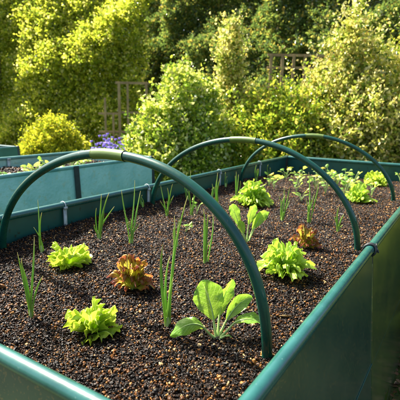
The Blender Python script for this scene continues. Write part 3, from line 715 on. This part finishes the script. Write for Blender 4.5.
def branches(t, root, ends, r0, name='stems', mat=None, n=10):
    mb = MB()
    for e in ends:
        m1 = root*.6 + e*.4 + rng.normal(0, .06, 3)*np.linalg.norm(e-root); m1[2] = root[2] + (e[2]-root[2])*.5
        mb.tube(bez([root + rng.normal(0, r0*1.5, 3)*np.array([1, 1, 0]), m1, e], n), np.linspace(r0, r0*.2, n), 7)
    return mb.build(name, mat or M_bark, t)

def shrub(name, label, c, lobes, nsh, per, lsize, lw, mat, seed, shoot=.12, bumps=.22, group=None, cat='shrub', depth=.5, spread=.9, nst=9, leaders=.10):
    """c: (x,y) of the foot; profile(h) radius factor for h 0..1 of the height; rx radius; rz_top height over ground"""
    global rng
    rng = np.random.default_rng(seed)
    t = thing(name, label, cat, (c[0], c[1], GROUND), group)
    ns = Noise(6.0, 10, seed+1); ns2 = Noise(15.0, 10, seed+2)
    PP, OO = [], []
    lw_ = np.array([l[2]*l[3] for l in lobes]); lw_ = lw_/lw_.sum()
    for (la, aw, rx, H, prof), share in zip(lobes, lw_):
        m_ = int(nsh*share); o2 = CAM_R*la + CAM_F*aw
        h = rng.uniform(0.02, 1, m_*4); w = np.array([prof(a) for a in h]); k = rng.uniform(0, 1, m_*4) < w/w.max() + .12
        h = h[k][:m_]; w = w[k][:m_]; n = len(h)
        a = rng.uniform(0, 2*math.pi, n); q = rng.uniform(0, 1, n)**depth
        dirs = np.stack([np.cos(a), np.sin(a), 0*a], 1)
        P = dirs*(rx*w*q)[:, None] + UP*(h*H)[:, None] + o2
        bmp = 1 + bumps*(ns(P + np.array([c[0], c[1], 0])) + .5*ns2(P))
        P = dirs*(rx*w*q*bmp)[:, None] + UP*(h*H)[:, None] + o2
        slope = np.array([prof(min(1, x+.05)) - prof(max(0, x-.05)) for x in h])
        PP.append(P); OO.append(norm(dirs*.8 + UP*np.clip(.30 - slope*1.2*rx/H*4, -.1, 1.6)[:, None] + rng.normal(0, .45, (n, 3))))
    P, out = np.concatenate(PP), np.concatenate(OO); n = len(P)
    V, F = shoots(P, out, shoot, per, lsize, lw, spread=spread)
    nl = int(n*leaders); li = rng.permutation(n)[:nl]
    V2, F2 = shoots(P[li], norm(out[li] + UP*.7), shoot*2.3, per+3, lsize*.95, lw, spread=spread)
    V, F = np.concatenate([V, V2]), np.concatenate([F, F2 + len(V)])
    fast_mesh('foliage', V, F, mat, t)
    ends = [P[i] for i in rng.integers(0, n, nst)]
    branches(t, np.array([0, 0, 0.0]), ends, .014, 'stems')
    return t

round_p = lambda h: max(.05, math.sin(math.pi*min(1, .16 + h*.84))**.6)
mound_p = lambda h: max(.04, (1-h**2.2)**.6*min(1, .8+h))
cone_p = lambda h: max(.03, (1-h)**.7*min(1, .55+h*2.2))
spire_p = lambda h: max(.05, (1-h**3)**.7*(.7+.3*math.sin(h*9)))
BG = 'shrubs behind the beds'
# lobes: (picture right, away, radius, height, profile)
shrub('rounded_shrub', 'rounded shrub with pale glossy green leaves directly behind the nearest hoop', (-1.72, 2.98),
      [(.07, 0, .31, 1.25, round_p), (-.19, 0, .24, .92, mound_p), (.27, .06, .28, 1.10, round_p), (-.02, -.08, .36, .85, mound_p), (.22, -.06, .3, .8, mound_p)],
      3000, 8, .050, .62, L_var_green, 21, .11, .24, BG)
shrub('leafy_shrub', 'bright green shrub in front of the right trellis, behind the middle hoop', (-.90, 3.78),
      [(0, 0, .30, 1.08, round_p), (-.26, .05, .28, 1.02, round_p), (.27, 0, .30, 1.04, round_p), (.0, -.12, .42, .80, mound_p), (-.42, -.05, .3, .72, mound_p), (.42, -.05, .3, .85, mound_p)],
      3600, 8, .052, .58, L_mid, 22, .15, .34, BG)
shrub('slender_shrub', 'slender cream-leaved shrub rising as a thin spire beside the rounded shrub', (-1.53, 3.74),
      [(0, 0, .15, 1.78, spire_p), (.0, 0, .11, 1.74, spire_p), (.03, 0, .19, 1.42, cone_p), (.16, .04, .26, 1.12, cone_p), (-.1, .03, .28, 1.0, mound_p), (.18, -.05, .32, .82, mound_p)],
      2900, 8, .046, .6, L_cream, 23, .12, .36, BG, leaders=.14)
shrub('variegated_shrub', 'tall pointed cream variegated shrub behind the right half of the back rail', (-.42, 4.22),
      [(0, 0, .16, 2.0, cone_p), (-.13, 0, .22, 1.62, cone_p), (.20, .06, .24, 1.60, cone_p), (-.30, -.02, .30, 1.28, cone_p), (.12, -.08, .50, 1.22, mound_p), (.45, .05, .34, 1.42, mound_p), (-.28, -.08, .36, .9, mound_p), (.62, .0, .36, 1.1, mound_p)],
      6200, 8, .050, .6, L_cream, 24, .18, .38, BG, leaders=.14)
shrub('leafy_shrub', 'yellow green shrub at the right edge behind the pointed cream shrub', (.02, 5.15),
      [(0, 0, .5, 1.72, mound_p), (.45, 0, .5, 1.6, mound_p), (-.35, 0, .35, 1.4, mound_p)], 2900, 8, .056, .58, L_mid, 25, .18, .34, BG)
shrub('leafy_shrub', 'low cream green shrub at the right edge behind the back rail', (.52, 4.35),
      [(0, 0, .45, 1.0, mound_p), (.5, 0, .5, 1.1, mound_p)], 1900, 8, .050, .58, L_cream, 29, .14, .3, BG)
shrub('golden_bush', 'small round golden yellow bush beside the bluebells', (-3.71, 3.21),
      [(0, 0, .34, .75, round_p), (-.15, 0, .27, .62, round_p), (.16, 0, .27, .60, round_p)], 2400, 8, .042, .55, L_yellow, 26, .09, .2, BG, leaders=.06)

def hedge(name, label, P0, P1, top, depth, nsh, per, lsize, lw, mat, seed, shoot=.16, bumps=.28, lean=.0, cat='hedge', core=None):
    """long hedge from P0 to P1 (front line, in plan), its face bulging in lobes"""
    global rng
    rng = np.random.default_rng(seed)
    P0 = np.array(P0, float); P1 = np.array(P1, float); D = P1-P0; L = np.linalg.norm(D); D /= L
    nrm = np.array([D[1], -D[0]])                       # towards the viewer
    t = thing(name, label, cat, (*(P0+P1)/2, GROUND)); org = np.array([*(P0+P1)/2, GROUND])
    u = rng.uniform(0, L, nsh); H = top - GROUND; h = rng.uniform(.01, 1, nsh)**.92
    q = rng.uniform(0, 1, nsh)**1.7
    P = np.stack([P0[0]+D[0]*u, P0[1]+D[1]*u, GROUND + h*H], 1)
    n1 = Noise(2.6, 10, seed+1); n2 = Noise(7.5, 10, seed+2); n3 = Noise(16, 10, seed+3)
    front = bumps*(n1(P) + .6*n2(P) + .25*n3(P)) + lean*(h-.4)*1.0
    edge = np.clip((1-h)/.18, 0, 1)**.5
    off = front - q*depth*(.5+.5*edge)
    P[:, :2] += nrm[None]*off[:, None]
    out = norm(np.stack([nrm[0]*np.ones(nsh), nrm[1]*np.ones(nsh), .45*np.ones(nsh)], 1) + rng.normal(0, .55, (nsh, 3)))
    V, F = shoots(P - org, out, shoot, per, lsize, lw)
    fast_mesh('foliage', V, F, mat, t)
    mb = MB()
    for k in range(int(L/.9)):
        b = np.array([*(P0 + D*(k+.5)*.9 - nrm*depth*.8), GROUND]) - org
        for s in range(4):
            e = b + np.array([*(D*rng.normal(0, .35) + nrm*rng.uniform(-.1, depth*.6)), H*rng.uniform(.6, .95)])
            mb.tube(bez([b, b*.6+e*.4 + np.array([0, 0, .2*H]), e], 9), np.linspace(.022, .004, 9), 7)
    mb.build('stems', M_bark, t)
    return t
hedge('golden_hedge', 'tall sunlit yellow green hedge along the left side of the garden', (-10.2, 4.4), (-4.6, 5.75), 3.2, .60, 17500, 8, .074, .62, L_hedge_yel, 31, .24, .40, lean=-.9)
hedge('dark_hedge', 'tall dark glossy evergreen hedge across the back of the garden', (-8.2, 8.6), (3.6, 6.7), 3.5, 1.1, 35000, 8, .080, .60, L_hedge_dark, 32, .19, .50, lean=-.7)

L_far = leaf_shader('far_tree_leaf', [(0, (.05, .10, .02)), (.5, (.10, .16, .025)), (1, (.20, .22, .04))], .4, .4)
hedge('tree_belt', 'dense distant tree belt closing the view behind both hedges', (-24, 6), (-8, 17), 4.6, 1.5, 5200, 8, .26, .62, L_far, 33, .45, .5, cat='tree belt')
hedge('tree_belt', 'dense distant tree belt far behind the dark evergreen hedge', (-9, 14.5), (9, 18), 5.6, 1.5, 5600, 8, .26, .62, L_far, 34, .45, .5, cat='tree belt')
# ------------------------------------------------------------------ trellises
def trellis(label, A, B, zb, zt, nv, hz, w=.028, extra=(), th=.014):
    A = np.array([*A, 0.]); B = np.array([*B, 0.]); d = norm(B-A); nr = np.array([d[1], -d[0], 0]); L = np.linalg.norm(B-A)
    c = (A+B)/2; t = thing('trellis', label, 'trellis', (c[0], c[1], GROUND), 'wooden trellises')
    o = np.array([c[0], c[1], GROUND])
    def bar(p, q, ww, k, name):
        p = p-o; q = q-o; ax = norm(q-p); s = np.cross(ax, nr)*ww/2; f = nr*th
        V = [p-s+f*k, p+s+f*k, q+s+f*k, q-s+f*k, p-s+f*(k-1), p+s+f*(k-1), q+s+f*(k-1), q-s+f*(k-1)]
        MB().add(V, [(0, 3, 2, 1), (4, 5, 6, 7), (0, 1, 5, 4), (1, 2, 6, 5), (2, 3, 7, 6), (3, 0, 4, 7)]).build(name, M_wood, t, smooth=False)
    for k in range(nv):
        f = k/(nv-1) if nv > 1 else .5
        p = A + (B-A)*f; bar(p + UP*zb, p + UP*zt, w*1.25, 1, 'upright')
    for a0, a1, z0, z1 in extra: bar(A + d*a0 + UP*z0, A + d*a1 + UP*z1, w, 0 if z0 == z1 else 1, 'crossbar' if z0 == z1 else 'upright')
    for z in hz: bar(A - d*.05 + UP*z, B + d*.05 + UP*z, w*1.1, 0, 'crossbar')
trellis('weathered square trellis standing before the dark hedge above the bright green shrub', (-1.84, 5.50), (-1.17, 5.94), GROUND, 1.245, 6, (1.24, 1.07, .80, .5, .15), .032)
trellis('narrow rustic trellis in shade above the bluebells', (-3.63, 4.32), (-3.33, 4.56), GROUND, .84, 2, (.83, .08), .030, ((-.30, .02, .40, .40), (-.20, -.20, GROUND, .62), (-.09, -.09, GROUND, .40), (.12, .12, GROUND, .84), (.02, .40, .42, .42), (-.30, .30, .14, .14)))

# ------------------------------------------------------------------ bluebells
def bluebell(x, y, h, seed, label):
    r = np.random.default_rng(seed)
    t = thing('bluebell', label, 'bluebell', (x, y, GROUND), 'bluebells beside the golden bush')
    bend = np.array([r.normal(0, .05), r.normal(0, .05), h]); P = bez([(0, 0, 0), (0, 0, h*.6), bend], 12)
    MB().tube(P, np.linspace(.005, .0025, 12), 6).build('stem', M_stalk, t)
    for k in range(8):
        f = .60 + .40*k/7; p = P[int(f*11)]; a = k*2.4
        d = np.array([math.cos(a), math.sin(a), -.35]); c = p + d*.012; e = p + d*.055*(1.25-.5*(k/7))
        MB().tube([c, c*.6+e*.4, e*.85+c*.15, e], [.004, .010, .010, .015], 7, cap=False).build('flower', L_blue, t)
    n = 9; a = r.uniform(0, 6.28, n); d = np.stack([np.cos(a)*.55, np.sin(a)*.55, np.ones(n)], 1)
    V, F = leaves(np.zeros((n, 3)), d, r.uniform(.6, .95, n)*h, .03, .2, curl=.25); fast_mesh('leaves', V, F, L_bluegreen, t)
bn = 0
rb = np.random.default_rng(5)
spots = []
for k in range(26):
    f = (k % 13)/12; row = k//13
    spots.append((-2.97 + .27*f + rb.normal(0, .02) - row*.14, 3.28 + .21*f + rb.normal(0, .02) + row*.22, rb.uniform(.44, .60)))
for k, (x, y, h) in enumerate(spots):
    bluebell(x, y, h, 300+k, 'violet blue bluebell flowering in the clump between the golden bush and the rounded shrub')
